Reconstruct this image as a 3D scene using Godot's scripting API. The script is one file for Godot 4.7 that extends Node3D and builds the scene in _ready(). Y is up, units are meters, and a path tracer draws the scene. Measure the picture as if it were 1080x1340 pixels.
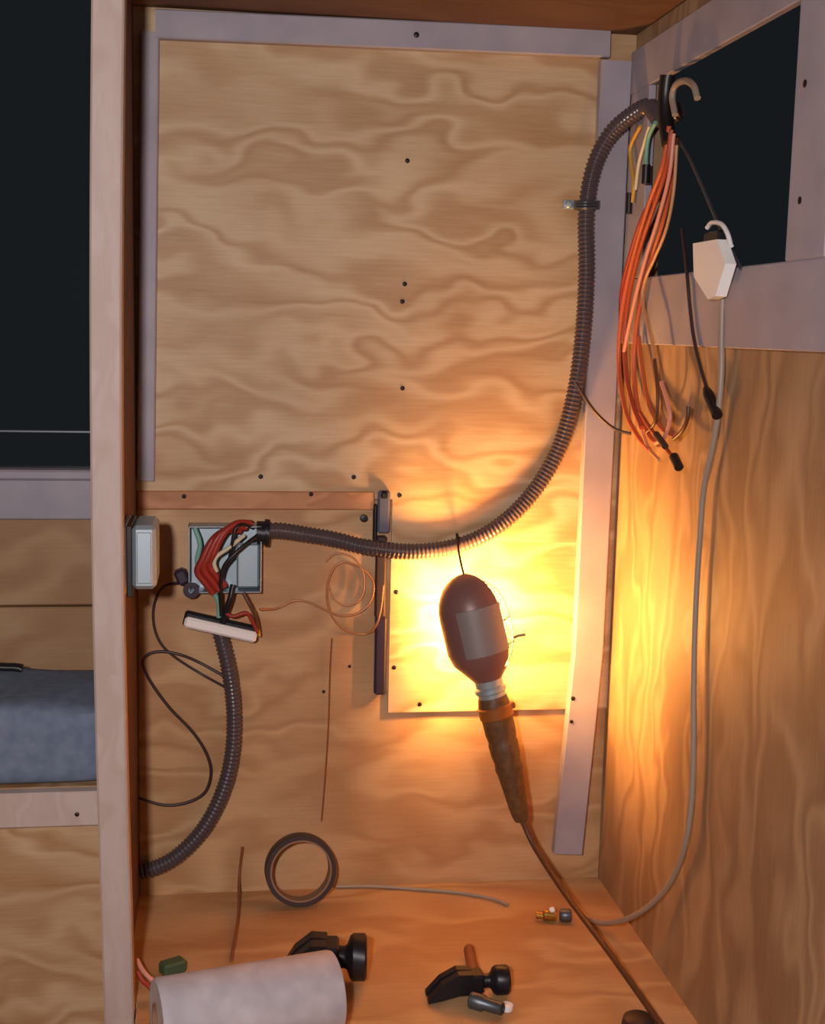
extends Node3D
# Plywood trailer galley at night: bare panels, wiring loom, a hooked work lamp, tools on the floor. Metres; back wall is z = 0, floor is y = 0.

var org := Vector3.ZERO
var used := {}
var M := {}

# ---------- shape helpers ----------

func begin() -> SurfaceTool:
	var st := SurfaceTool.new()
	st.begin(Mesh.PRIMITIVE_TRIANGLES)
	return st

# a convex polygon, turned so that it faces away from ref (or towards it with way = -1)
func poly(st: SurfaceTool, v: Array, ref: Vector3, smooth := -1, way := 1.0) -> void:
	var mid := Vector3.ZERO
	for p in v:
		mid += p
	mid /= v.size()
	var n: Vector3 = (v[0] - v[2]).cross(v[0] - v[1])
	if n.length_squared() < 1e-18 and v.size() > 3:
		n = (v[0] - v[3]).cross(v[0] - v[2])
	var flip: bool = n.dot(mid - ref) * way < 0.0
	st.set_smooth_group(smooth)
	for i in range(1, v.size() - 1):
		var a: Vector3 = v[0]
		var b: Vector3 = v[i]
		var c: Vector3 = v[i + 1]
		if (b - a).cross(c - a).length_squared() < 1e-20:
			continue
		for p in ([a, c, b] if flip else [a, b, c]):
			st.add_vertex(p - org)

# a box with chamfered edges, axes given by a basis
func bx(st: SurfaceTool, mid: Vector3, size: Vector3, bevel := 0.0015, b := Basis.IDENTITY) -> void:
	var h := size * 0.5
	var e: float = minf(bevel, minf(h.x, minf(h.y, h.z)) * 0.6)
	var at := func(sx: float, sy: float, sz: float, k: int) -> Vector3:
		var p := Vector3(sx * (h.x - (0.0 if k == 0 else e)), sy * (h.y - (0.0 if k == 1 else e)), sz * (h.z - (0.0 if k == 2 else e)))
		return mid + b * p
	for s in [-1.0, 1.0]:
		poly(st, [at.call(s, -1, -1, 0), at.call(s, 1, -1, 0), at.call(s, 1, 1, 0), at.call(s, -1, 1, 0)], mid)
		poly(st, [at.call(-1, s, -1, 1), at.call(1, s, -1, 1), at.call(1, s, 1, 1), at.call(-1, s, 1, 1)], mid)
		poly(st, [at.call(-1, -1, s, 2), at.call(1, -1, s, 2), at.call(1, 1, s, 2), at.call(-1, 1, s, 2)], mid)
		for t in [-1.0, 1.0]:
			poly(st, [at.call(s, t, -1, 0), at.call(s, t, 1, 0), at.call(s, t, 1, 1), at.call(s, t, -1, 1)], mid)
			poly(st, [at.call(s, -1, t, 0), at.call(s, 1, t, 0), at.call(s, 1, t, 2), at.call(s, -1, t, 2)], mid)
			poly(st, [at.call(-1, s, t, 1), at.call(1, s, t, 1), at.call(1, s, t, 2), at.call(-1, s, t, 2)], mid)
			for u in [-1.0, 1.0]:
				poly(st, [at.call(s, t, u, 0), at.call(s, t, u, 1), at.call(s, t, u, 2)], mid)

# a box between two corners
func slab(st: SurfaceTool, a: Vector3, b: Vector3, bevel := 0.0015) -> void:
	bx(st, (a + b) * 0.5, (b - a).abs(), bevel)

# a smooth curve through points, sampled every step metres
func curve(pts: Array, step := 0.006) -> PackedVector3Array:
	var out := PackedVector3Array()
	for i in pts.size() - 1:
		var p1: Vector3 = pts[i]
		var p2: Vector3 = pts[i + 1]
		var p0: Vector3 = pts[i - 1] if i > 0 else p1 * 2.0 - p2
		var p3: Vector3 = pts[i + 2] if i + 2 < pts.size() else p2 * 2.0 - p1
		var n := maxi(2, ceili(p1.distance_to(p2) / step))
		for k in n:
			out.append(p1.cubic_interpolate(p2, p0, p3, float(k) / n))
	out.append(pts[-1])
	return out

# the same curve, evenly spaced
func even(pts: Array, step: float) -> PackedVector3Array:
	var fine := curve(pts, step * 0.5)
	var out := PackedVector3Array([fine[0]])
	var left := step
	for i in fine.size() - 1:
		var a := fine[i]
		var d := a.distance_to(fine[i + 1])
		var gone := 0.0
		while d - gone >= left:
			gone += left
			out.append(a.lerp(fine[i + 1], gone / d))
			left = step
		left -= d - gone
	return out

# a round tube; radii holds one radius per point or a single one
func tube(st: SurfaceTool, c: PackedVector3Array, radii: Array, sides := 8, squash := 1.0) -> void:
	var dir := (c[1] - c[0]).normalized()
	var u := dir.cross(Vector3.FORWARD if absf(dir.z) < 0.9 else Vector3.UP).normalized()
	var rings := []
	for i in c.size():
		var t: Vector3 = (c[mini(i + 1, c.size() - 1)] - c[maxi(i - 1, 0)]).normalized()
		u = (u - t * u.dot(t)).normalized()
		var w := t.cross(u)
		var r: float = radii[i] if radii.size() > 1 else radii[0]
		var ring := []
		for k in sides:
			var a := TAU * k / sides
			ring.append(c[i] + (u * cos(a) + w * sin(a) * squash) * r)
		rings.append(ring)
	for i in c.size() - 1:
		var ref := (c[i] + c[i + 1]) * 0.5
		for k in sides:
			var j := (k + 1) % sides
			poly(st, [rings[i][k], rings[i][j], rings[i + 1][j], rings[i + 1][k]], ref, 1)
	poly(st, rings[0], c[1], 2)
	poly(st, rings[-1], c[-2], 3)

func wire(pts: Array, r: float, sides := 7, step := 0.006) -> SurfaceTool:
	var st := begin()
	tube(st, curve(pts, step), [r], sides)
	return st

# split loom: a tube with a rib every pitch metres
func loom(pts: Array, r: float, pitch := 0.0065) -> SurfaceTool:
	var st := begin()
	var c := even(pts, pitch / 4.0)
	var radii := []
	for i in c.size():
		radii.append(r * [1.0, 1.0, 0.86, 0.86][i % 4])
	tube(st, c, radii, 14)
	return st

# a solid or shell turned about an axis: profile of (radius, height), closed when first and last radii are 0
func lathe(st: SurfaceTool, profile: Array, at: Vector3, b := Basis.IDENTITY, segs := 24, from := 0.0, to := TAU, way := 1.0) -> void:
	var group := 1
	for i in profile.size() - 1:
		var p: Vector2 = profile[i]
		var q: Vector2 = profile[i + 1]
		if i > 0:
			var o: Vector2 = profile[i - 1]
			if absf((p - o).angle_to(q - p)) > 0.7:
				group += 1
		for k in segs:
			var a := from + (to - from) * k / segs
			var c := from + (to - from) * (k + 1) / segs
			var v := [at + b * Vector3(p.x * sin(a), p.y, p.x * cos(a)), at + b * Vector3(p.x * sin(c), p.y, p.x * cos(c)), at + b * Vector3(q.x * sin(c), q.y, q.x * cos(c)), at + b * Vector3(q.x * sin(a), q.y, q.x * cos(a))]
			# outward is to the right of the way the profile runs upwards
			var mid_a := (a + c) * 0.5
			var d := q - p
			var n2 := Vector2(d.y, -d.x).normalized() * way
			var n3: Vector3 = b * Vector3(n2.x * sin(mid_a), n2.y, n2.x * cos(mid_a))
			var mid: Vector3 = (v[0] + v[1] + v[2] + v[3]) / 4.0
			poly(st, v, mid - n3, group)

# a board with bevelled edges swept along points, its face turned to face_dir
func board(st: SurfaceTool, pts: Array, w: float, d: float, face_dir: Vector3, e := 0.002) -> void:
	var rings := []
	for i in pts.size():
		var t: Vector3 = (pts[mini(i + 1, pts.size() - 1)] - pts[maxi(i - 1, 0)]).normalized()
		var side := t.cross(face_dir).normalized()
		var ring := []
		for k in [[-1, -1, 1, 0], [1, -1, -1, 0], [1, -1, 0, 1], [1, 1, 0, -1], [1, 1, -1, 0], [-1, 1, 1, 0], [-1, 1, 0, -1], [-1, -1, 0, 1]]:
			ring.append(pts[i] + side * (k[0] * w * 0.5 + k[2] * e) + face_dir * (k[1] * d * 0.5 + k[3] * e))
		rings.append(ring)
	for i in pts.size() - 1:
		for k in 8:
			poly(st, [rings[i][k], rings[i][(k + 1) % 8], rings[i + 1][(k + 1) % 8], rings[i + 1][k]], (pts[i] + pts[i + 1]) * 0.5)
	poly(st, rings[0], pts[1])
	poly(st, rings[-1], pts[-2])

func aim(y_axis: Vector3, towards := Vector3.BACK) -> Basis:
	var y := y_axis.normalized()
	var z := (towards - y * towards.dot(y)).normalized()
	return Basis(y.cross(z), y, z)

# ---------- naming helpers ----------

func numbered(called: String) -> String:
	used[called] = used.get(called, -1) + 1
	return called if used[called] == 0 else "%s_%03d" % [called, used[called]]

func tag(o: Node, label: String, category: String, group := "") -> void:
	o.set_meta("label", label)
	o.set_meta("category", category)
	if group:
		o.set_meta("group", group)

func obj(called: String, st: SurfaceTool, m: Material, parent: Node = null) -> MeshInstance3D:
	st.generate_normals()
	var o := MeshInstance3D.new()
	o.mesh = st.commit()
	o.material_override = m
	if parent:
		o.name = called
		parent.add_child(o, true)
	else:
		o.name = numbered(called)
		o.position = org
		add_child(o, true)
	return o

func thing(called: String, base: Vector3, label: String, category: String, group := "") -> Node3D:
	var o := Node3D.new()
	o.name = numbered(called)
	o.position = base
	org = base
	add_child(o, true)
	if label:
		tag(o, label, category, group)
	return o

func structure(called: String, base := Vector3.ZERO) -> Node3D:
	var o := thing(called, base, "", "")
	o.set_meta("kind", "structure")
	return o

func struct(called: String, st: SurfaceTool, m: Material, label := "", category := "") -> MeshInstance3D:
	var o := obj(called, st, m)
	o.set_meta("kind", "structure")
	if label:
		tag(o, label, category)
	return o

# a thing of one wire
func wire_thing(called: String, pts: Array, r: float, m: Material, label: String, category := "wire", group := "") -> MeshInstance3D:
	org = pts[0]
	var o := obj(called, wire(pts, r), m)
	tag(o, label, category, group)
	org = Vector3.ZERO
	return o

# ---------- materials ----------

func mat(c: Color, rough := 0.6, metal := 0.0) -> StandardMaterial3D:
	var m := StandardMaterial3D.new()
	m.albedo_color = c
	m.roughness = rough
	m.metallic = metal
	return m

func rgb(r: int, g: int, b: int) -> Color:
	return Color8(r, g, b)

# rotary-cut plywood: level lines of a stretched noise, with fine streaks; upright turns the grain
func ply_image(seed_: int, light: Color, dark: Color, size: int, rings: float, stretch: float, upright: bool, contrast := 1.0) -> ImageTexture:
	var a := FastNoiseLite.new()
	a.seed = seed_
	a.noise_type = FastNoiseLite.TYPE_SIMPLEX_SMOOTH
	a.frequency = 1.0
	a.fractal_octaves = 2
	a.fractal_gain = 0.35
	var b := FastNoiseLite.new()
	b.seed = seed_ + 7
	b.noise_type = FastNoiseLite.TYPE_SIMPLEX_SMOOTH
	b.frequency = 1.0
	b.fractal_octaves = 2
	var bytes := PackedByteArray()
	bytes.resize(size * size * 3)
	for j in size:
		for i in size:
			var x := float(i) / size
			var y := float(j) / size
			if upright:
				var t := x
				x = y
				y = t
			var wob := b.get_noise_2d(x * 5.0, y * 9.0 + 40.0) * 0.05
			var n := a.get_noise_2d(x * 5.0 / stretch + 3.0, (y + wob) * 5.0) * rings + y * 2.0
			var f := n - floorf(n)
			var band := (smoothstep(0.0, 0.6, f) * (1.0 - smoothstep(0.6, 1.0, f)))
			var streak := b.get_noise_2d(x * 9.0, y * 160.0) * 0.5 + 0.5
			var cloud := b.get_noise_2d(x * 2.5 + 9.0, y * 5.0) * 0.5
			var k := clampf((band * 0.75 + (streak - 0.5) * 0.35 + cloud * 0.55) * contrast + 0.12, 0.0, 1.0)
			var c := light.lerp(dark, k)
			var at := (j * size + i) * 3
			bytes[at] = int(c.r * 255.0)
			bytes[at + 1] = int(c.g * 255.0)
			bytes[at + 2] = int(c.b * 255.0)
	return ImageTexture.create_from_image(Image.create_from_data(size, size, false, Image.FORMAT_RGB8, bytes))

func ply(tex: Texture2D, repeats: float, offset: Vector3, rough := 0.55, tint := Color.WHITE) -> StandardMaterial3D:
	var m := mat(tint, rough)
	m.albedo_texture = tex
	m.uv1_triplanar = true
	m.uv1_world_triplanar = true
	m.uv1_triplanar_sharpness = 12.0
	m.uv1_scale = Vector3.ONE * repeats
	m.uv1_offset = offset
	return m

func noisy(c0: Color, c1: Color, freq: float, repeats: float, rough: float, seed_ := 3) -> StandardMaterial3D:
	var n := FastNoiseLite.new()
	n.seed = seed_
	n.frequency = freq
	n.fractal_octaves = 3
	var t := NoiseTexture2D.new()
	t.width = 256
	t.height = 256
	t.seamless = true
	t.noise = n
	var g := Gradient.new()
	g.set_color(0, c0)
	g.set_color(1, c1)
	t.color_ramp = g
	return ply(t, repeats, Vector3.ZERO, rough)

func make_materials() -> void:
	var pale := ply_image(11, rgb(206, 182, 146), rgb(168, 130, 88), 768, 2.0, 4.8, false, 0.82)
	var plain := ply_image(29, rgb(204, 166, 122), rgb(172, 126, 82), 512, 1.6, 3.6, false, 0.8)
	var upright := ply_image(41, rgb(176, 148, 114), rgb(138, 108, 78), 512, 2.0, 6.5, true, 0.9)
	M.upper = ply(pale, 1.25, Vector3(0.45, 0.3, 0.0))
	M.lower = ply(plain, 1.3, Vector3(0.4535, 0.1, 0.0))
	M.access = ply(pale, 1.9, Vector3(0.1, -0.4, 0.0))
	M.right = ply(upright, 1.05, Vector3(0.0, 0.03, 0.03))
	M.floor = ply(plain, 1.1, Vector3(0.4, 0.0, 0.1))
	M.bench = ply(pale, 1.5, Vector3(0.9, 0.2, 0.4), 0.55, rgb(238, 226, 220))
	M.left = ply(plain, 1.1, Vector3(0.9, 0.1, 0.4), 0.6, rgb(220, 220, 222))
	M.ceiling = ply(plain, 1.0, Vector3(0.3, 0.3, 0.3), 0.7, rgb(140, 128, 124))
	M.edge = ply(upright, 2.4, Vector3(0.3, 0.0, 0.3), 0.7, rgb(150, 118, 104))  # dark tint puts the shade of the partition's unlit right face into its colour
	M.post = ply(ply_image(53, rgb(196, 180, 173), rgb(186, 166, 157), 256, 1.4, 9.0, true), 2.2, Vector3(0.1, 0.0, 0.1), 0.6)
	M.rail = ply(plain, 2.2, Vector3(0.2, 0.7, 0.0), 0.55, rgb(246, 222, 212))
	M.paint = noisy(rgb(150, 146, 158), rgb(172, 166, 176), 0.02, 1.5, 0.55)
	M.screw = mat(rgb(42, 34, 36), 0.45, 0.5)
	M.black = mat(rgb(26, 24, 27), 0.4)
	M.blacksteel = mat(rgb(40, 38, 44), 0.38, 0.4)
	M.loom = mat(rgb(82, 72, 76), 0.24)
	M.dark_wire = mat(rgb(62, 46, 46), 0.4)
	M.steel = mat(rgb(168, 186, 196), 0.42, 0.5)
	M.steel_dark = mat(rgb(96, 104, 112), 0.4, 0.7)
	M.red = mat(rgb(158, 48, 36), 0.45)
	M.orange = mat(rgb(190, 94, 58), 0.42)
	M.orange_deep = mat(rgb(168, 74, 48), 0.42)
	M.pink = mat(rgb(222, 150, 128), 0.42)
	M.tan = mat(rgb(196, 146, 104), 0.45)
	M.brown = mat(rgb(92, 56, 36), 0.45)
	M.white = mat(rgb(252, 251, 249), 0.2)
	M.cream = mat(rgb(214, 206, 176), 0.5)
	M.grey_cable = mat(rgb(156, 142, 128), 0.45)
	M.copper = mat(rgb(190, 134, 92), 0.35, 0.2)
	M.green = mat(rgb(70, 92, 66), 0.6)
	M.teal = mat(rgb(120, 176, 160), 0.5)
	M.yellow = mat(rgb(206, 160, 60), 0.5)
	M.brass = mat(rgb(190, 150, 72), 0.3, 0.9)
	M.hood = mat(rgb(126, 92, 88), 0.4, 0.1)
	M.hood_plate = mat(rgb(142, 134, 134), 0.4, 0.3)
	M.handle = noisy(rgb(84, 58, 36), rgb(120, 86, 52), 0.03, 9.0, 0.5)
	M.band = mat(rgb(150, 88, 36), 0.45)
	M.paper = noisy(rgb(178, 172, 180), rgb(206, 200, 206), 0.02, 4.0, 0.8)
	M.cloth = noisy(rgb(98, 114, 138), rgb(120, 134, 154), 0.03, 5.0, 0.95)
	M.card = mat(rgb(150, 118, 92), 0.8)
	M.tape = mat(rgb(62, 44, 42), 0.5)
	M.strip = mat(rgb(58, 48, 66), 0.35)
	M.strip_blue = mat(rgb(96, 100, 122), 0.35)
	M.wood_handle = mat(rgb(140, 84, 50), 0.5)
	var glass := mat(Color(0.3, 0.33, 0.36, 0.02), 0.03)
	glass.transparency = BaseMaterial3D.TRANSPARENCY_ALPHA
	M.glass = glass
	var glow := mat(rgb(255, 240, 200), 0.4)
	glow.emission_enabled = true
	glow.emission = Color(1.0, 0.72, 0.34)
	glow.emission_energy_multiplier = 6.0
	M.glow = glow

# ---------- things ----------

func screw(parent: Node, p: Vector3, r := 0.0042) -> void:
	var st := begin()
	lathe(st, [Vector2(0.0, -0.002), Vector2(r, -0.002), Vector2(r, 0.0006), Vector2(r * 0.6, 0.0014), Vector2(0.0, 0.0016)], p, aim(Vector3.BACK, Vector3.UP), 10)
	obj("screw", st, M.screw, parent)

func side_screw(parent: Node, p: Vector3, r := 0.0042) -> void:
	var st := begin()
	lathe(st, [Vector2(0.0, -0.002), Vector2(r, -0.002), Vector2(r, 0.0006), Vector2(r * 0.6, 0.0014), Vector2(0.0, 0.0016)], p, aim(Vector3.LEFT, Vector3.UP), 10)
	obj("screw", st, M.screw, parent)

func make_room() -> void:
	# back wall: upper and lower sheets behind the galley, the bay left of the partition with its dark window
	var w := structure("wall_back")
	var st := begin()
	slab(st, Vector3(-0.345, 0.627, -0.018), Vector3(0.413, 1.345, 0.0), 0.0)
	slab(st, Vector3(0.040, 0.289, 0.0), Vector3(0.413, 1.345, 0.007), 0.0)
	slab(st, Vector3(-0.345, 0.627, 0.0), Vector3(0.040, 1.345, 0.007), 0.0)
	var up := obj("upper_sheet", st, M.upper, w)
	st = begin()
	slab(st, Vector3(-0.345, -0.02, -0.018), Vector3(0.413, 0.625, 0.0), 0.001)
	var low := obj("lower_sheet", st, M.lower, w)
	for p in [Vector3(-0.326, 0.660, 0.007), Vector3(-0.161, 0.661, 0.007), Vector3(-0.020, 0.661, 0.007), Vector3(0.051, 0.633, 0.007), Vector3(0.052, 1.133, 0.007), Vector3(0.052, 0.953, 0.007), Vector3(0.049, 0.927, 0.007), Vector3(0.052, 0.797, 0.007)]:
		screw(up, p, 0.0036)
	for p in [Vector3(0.049, 0.482, 0.007), Vector3(0.048, 0.362, 0.007), Vector3(0.090, 0.302, 0.007)]:
		screw(up, p, 0.0036)
	for p in [Vector3(-0.021, 0.363, -0.000), Vector3(-0.061, 0.323, 0.000)]:
		screw(low, p, 0.0026)
	st = begin()
	slab(st, Vector3(-1.0, 0.464, -0.018), Vector3(-0.345, 0.668, 0.0), 0.002)
	obj("bay_sheet", st, M.left, w)
	st = begin()
	slab(st, Vector3(-1.0, -0.32, -0.018), Vector3(-0.345, 0.461, -0.001), 0.002)
	obj("bay_sheet", st, M.left, w)
	st = begin()
	slab(st, Vector3(-1.0, 1.46, -0.018), Vector3(-0.345, 1.62, 0.0), 0.002)
	slab(st, Vector3(-0.395, 0.668, -0.018), Vector3(-0.345, 1.46, 0.0), 0.002)
	slab(st, Vector3(-1.0, 0.668, -0.018), Vector3(-0.96, 1.46, 0.0), 0.002)
	obj("bay_surround", st, M.left, w)
	org = Vector3.ZERO

	# right wall with a square opening
	w = structure("wall_right")
	st = begin()
	slab(st, Vector3(0.395, -0.02, -0.018), Vector3(0.413, 0.956, 1.1), 0.001)
	slab(st, Vector3(0.395, 1.252, -0.018), Vector3(0.413, 1.345, 1.1), 0.001)
	slab(st, Vector3(0.395, 0.956, -0.018), Vector3(0.413, 1.252, 0.103), 0.001)
	slab(st, Vector3(0.395, 0.956, 0.618), Vector3(0.413, 1.252, 1.1), 0.001)
	obj("sheet", st, M.right, w)

	st = begin()
	slab(st, Vector3(-0.357, -0.02, -0.018), Vector3(0.413, 0.0, 0.331), 0.0)
	slab(st, Vector3(-0.328, -0.02, 0.331), Vector3(0.413, 0.0, 1.1), 0.0)
	slab(st, Vector3(-1.0, -0.32, -0.018), Vector3(0.413, -0.30, 1.1), 0.001)
	struct("floor", st, M.floor)
	st = begin()
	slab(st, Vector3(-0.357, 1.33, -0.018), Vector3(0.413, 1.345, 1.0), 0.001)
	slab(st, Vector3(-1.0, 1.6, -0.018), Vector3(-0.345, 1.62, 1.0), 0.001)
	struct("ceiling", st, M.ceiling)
	st = begin()
	slab(st, Vector3(-1.018, -0.32, -0.018), Vector3(-1.0, 1.62, 1.1), 0.001)
	struct("wall_left", st, M.left)
	# partition between the bays
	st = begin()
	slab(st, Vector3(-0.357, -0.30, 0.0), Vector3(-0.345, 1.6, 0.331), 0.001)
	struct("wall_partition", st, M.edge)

	# painted battens round the back panel
	st = begin()
	board(st, [Vector3(-0.313, 1.305, 0.0155), Vector3(0.350, 1.3125, 0.0155)], 0.040, 0.017, Vector3.BACK)
	var t1 := struct("trim_1", st, M.paint, "grey painted batten along the top of the back plywood panel", "batten")
	screw(t1, Vector3(0.059, 1.309, 0.024))
	st = begin()
	board(st, [Vector3(-0.331, 0.655, 0.0135), Vector3(-0.321, 1.294, 0.0135)], 0.026, 0.013, Vector3.BACK)
	struct("trim_2", st, M.paint, "narrow grey painted batten up the left side of the back panel", "batten")
	st = begin()
	board(st, [Vector3(0.336, 0.052, 0.0165), Vector3(0.356, 0.384, 0.0165), Vector3(0.360, 0.93, 0.0165), Vector3(0.361, 1.288, 0.0165)], 0.048, 0.019, Vector3.BACK)
	var t3 := struct("trim_3", st, M.paint, "tall grey painted batten in the right back corner", "batten")
	screw(t3, Vector3(0.333, 0.312, 0.026), 0.0036)
	screw(t3, Vector3(0.332, 0.274, 0.026), 0.003)
	st = begin()
	slab(st, Vector3(-0.344, 0.611, 0.0), Vector3(0.012, 0.639, 0.010))
	var t4 := struct("trim_4", st, M.rail, "pale wooden strip covering the joint between the upper and lower sheets", "strip")
	for p in [Vector3(-0.275, 0.631, 0.010), Vector3(-0.085, 0.635, 0.010)]:
		screw(t4, p, 0.0034)
	# painted boards round the opening in the right wall
	st = begin()
	slab(st, Vector3(0.384, 0.872, 0.02), Vector3(0.395, 0.968, 1.1))
	struct("trim_5", st, M.paint, "wide grey painted board under the dark opening in the right wall", "board")
	st = begin()
	slab(st, Vector3(0.384, 1.24, 0.02), Vector3(0.395, 1.302, 1.1))
	struct("trim_6", st, M.paint, "grey painted board above the dark opening in the right wall", "board")
	st = begin()
	slab(st, Vector3(0.384, 0.968, 0.606), Vector3(0.395, 1.24, 0.70))
	var t7 := struct("trim_7", st, M.paint, "grey painted board beside the dark opening at the right edge", "board")
	side_screw(t7, Vector3(0.384, 1.15, 0.63))
	side_screw(t7, Vector3(0.384, 1.03, 0.635))
	st = begin()
	slab(st, Vector3(0.384, 0.968, 0.03), Vector3(0.395, 1.24, 0.113))
	struct("trim_8", st, M.paint, "grey painted board between the back corner and the dark opening", "board")
	# dark window of the left bay
	w = structure("window_1", Vector3(-0.68, 0.668, 0.0))
	st = begin()
	slab(st, Vector3(-0.96, 0.596, 0.0), Vector3(-0.362, 0.655, 0.012))
	obj("apron", st, M.paint, w)
	st = begin()
	slab(st, Vector3(-0.98, 0.655, -0.02), Vector3(-0.362, 0.670, 0.02), 0.003)
	obj("sill", st, M.paint, w)
	st = begin()
	slab(st, Vector3(-0.96, 0.670, -0.013), Vector3(-0.395, 1.46, -0.010), 0.0003)
	obj("pane", st, M.glass, w)
	st = begin()
	slab(st, Vector3(-0.96, 0.7225, -0.016), Vector3(-0.395, 0.7265, -0.006), 0.001)
	obj("glazing_bar", st, M.steel_dark, w)
	org = Vector3.ZERO

	# bowed post at the front of the partition
	st = begin()
	var c := []
	for i in 15:
		var y := -0.30 + 1.9 * i / 14.0
		c.append(Vector3(-0.3485 - 0.0095 * sin(clampf((y - 0.0) / 1.35, 0.0, 1.0) * PI), y, 0.35))
	board(st, c, 0.0375, 0.037, Vector3.BACK, 0.0025)
	tag(obj("post", st, M.post), "pale upright wooden post, slightly bowed, between the two bays", "post")

func make_bay() -> void:
	var t := thing("bench", Vector3(-0.68, -0.30, 0.17), "pale plywood bench box with wavy grain left of the post", "bench")
	var st := begin()
	slab(st, Vector3(-0.995, -0.30, 0.312), Vector3(-0.359, 0.245, 0.330))
	obj("front_panel", st, M.bench, t)
	st = begin()
	slab(st, Vector3(-0.995, 0.246, 0.312), Vector3(-0.359, 0.292, 0.331))
	var r := obj("top_rail", st, M.post, t)
	screw(r, Vector3(-0.402, 0.262, 0.331), 0.003)
	st = begin()
	slab(st, Vector3(-0.995, 0.276, 0.002), Vector3(-0.359, 0.292, 0.311))
	obj("top_panel", st, M.bench, t)
	org = Vector3(-0.68, 0.292, 0.2)
	st = begin()
	cushion(st, Vector3(-0.682, 0.2925, 0.205), Vector3(0.636, 0.105, 0.215), 0.02)
	tag(obj("cushion", st, M.cloth), "blue grey cloth covered cushion lying on the bench", "cushion")
	org = Vector3(-0.516, 0.405, 0.130)
	st = begin()
	tube(st, curve([Vector3(-0.567, 0.410, 0.130), Vector3(-0.526, 0.405, 0.130), Vector3(-0.506, 0.404, 0.130), Vector3(-0.496, 0.402, 0.130)], 0.01), [0.006], 8, 1.6)
	tag(obj("strap", st, M.black), "small black strap on the back edge of the blue cushion", "strap")
	org = Vector3.ZERO

# a soft box: base centre, size, corner radius
func cushion(st: SurfaceTool, base: Vector3, size: Vector3, r: float) -> void:
	var n := 12
	var pt := func(d: Vector3) -> Vector3:
		var h := size * 0.5 - Vector3.ONE * r
		var q := Vector3(clampf(d.x * size.x * 0.5, -h.x, h.x), clampf(d.y * size.y * 0.5, -h.y, h.y), clampf(d.z * size.z * 0.5, -h.z, h.z))
		var away: Vector3 = Vector3(d.x * size.x * 0.5, d.y * size.y * 0.5, d.z * size.z * 0.5) - q
		var sag := 0.004 * sin(d.x * 9.0 + d.z * 3.0) * maxf(d.y, 0.0)
		return base + Vector3(0, size.y * 0.5 + sag, 0) + q + (away.normalized() * r if away.length() > 1e-6 else Vector3.ZERO)
	for ax in 3:
		for s in [-1.0, 1.0]:
			for i in n:
				for j in n:
					var v := []
					for k in [[0, 0], [1, 0], [1, 1], [0, 1]]:
						var a := sin((float(i + k[0]) / n * 2.0 - 1.0) * PI / 2)
						var b := sin((float(j + k[1]) / n * 2.0 - 1.0) * PI / 2)
						var d := Vector3.ZERO
						d[ax] = s
						d[(ax + 1) % 3] = a
						d[(ax + 2) % 3] = b
						v.append(pt.call(d))
					poly(st, v, base + Vector3(0, size.y * 0.5, 0), 1)

func make_edge_strip() -> void:
	var t := thing("edge_strip", Vector3(0.024, 0.32, 0.0), "dark purple plastic strip standing along the left edge of the brightly lit plywood sheet", "strip")
	var st := begin()
	bx(st, Vector3(0.0265, 0.608, 0.008), Vector3(0.019, 0.066, 0.014), 0.003)
	obj("upper_length", st, M.strip_blue, t)
	st = begin()
	bx(st, Vector3(0.0265, 0.634, 0.010), Vector3(0.015, 0.014, 0.014), 0.004)
	obj("end_cap", st, M.black, t)
	st = begin()
	bx(st, Vector3(0.0135, 0.590, 0.007), Vector3(0.006, 0.060, 0.012), 0.002)
	obj("side_lip", st, M.black, t)
	st = begin()
	bx(st, Vector3(0.024, 0.506, 0.006), Vector3(0.017, 0.130, 0.010), 0.003)
	obj("middle_length", st, M.tape, t)
	st = begin()
	bx(st, Vector3(0.0255, 0.382, 0.008), Vector3(0.018, 0.124, 0.014), 0.003)
	obj("lower_length", st, M.strip, t)
	t = thing("knob", Vector3(-0.004, 0.598, 0.000), "small black knob on the back wall left of the dark strip", "knob")
	st = begin()
	lathe(st, [Vector2(0, 0), Vector2(0.0045, 0), Vector2(0.0045, 0.006), Vector2(0.0062, 0.008), Vector2(0.0055, 0.013), Vector2(0, 0.014)], Vector3(-0.004, 0.598, 0.000), aim(Vector3.BACK, Vector3.UP), 14)
	obj("button", st, M.black, t)
	org = Vector3.ZERO

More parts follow.
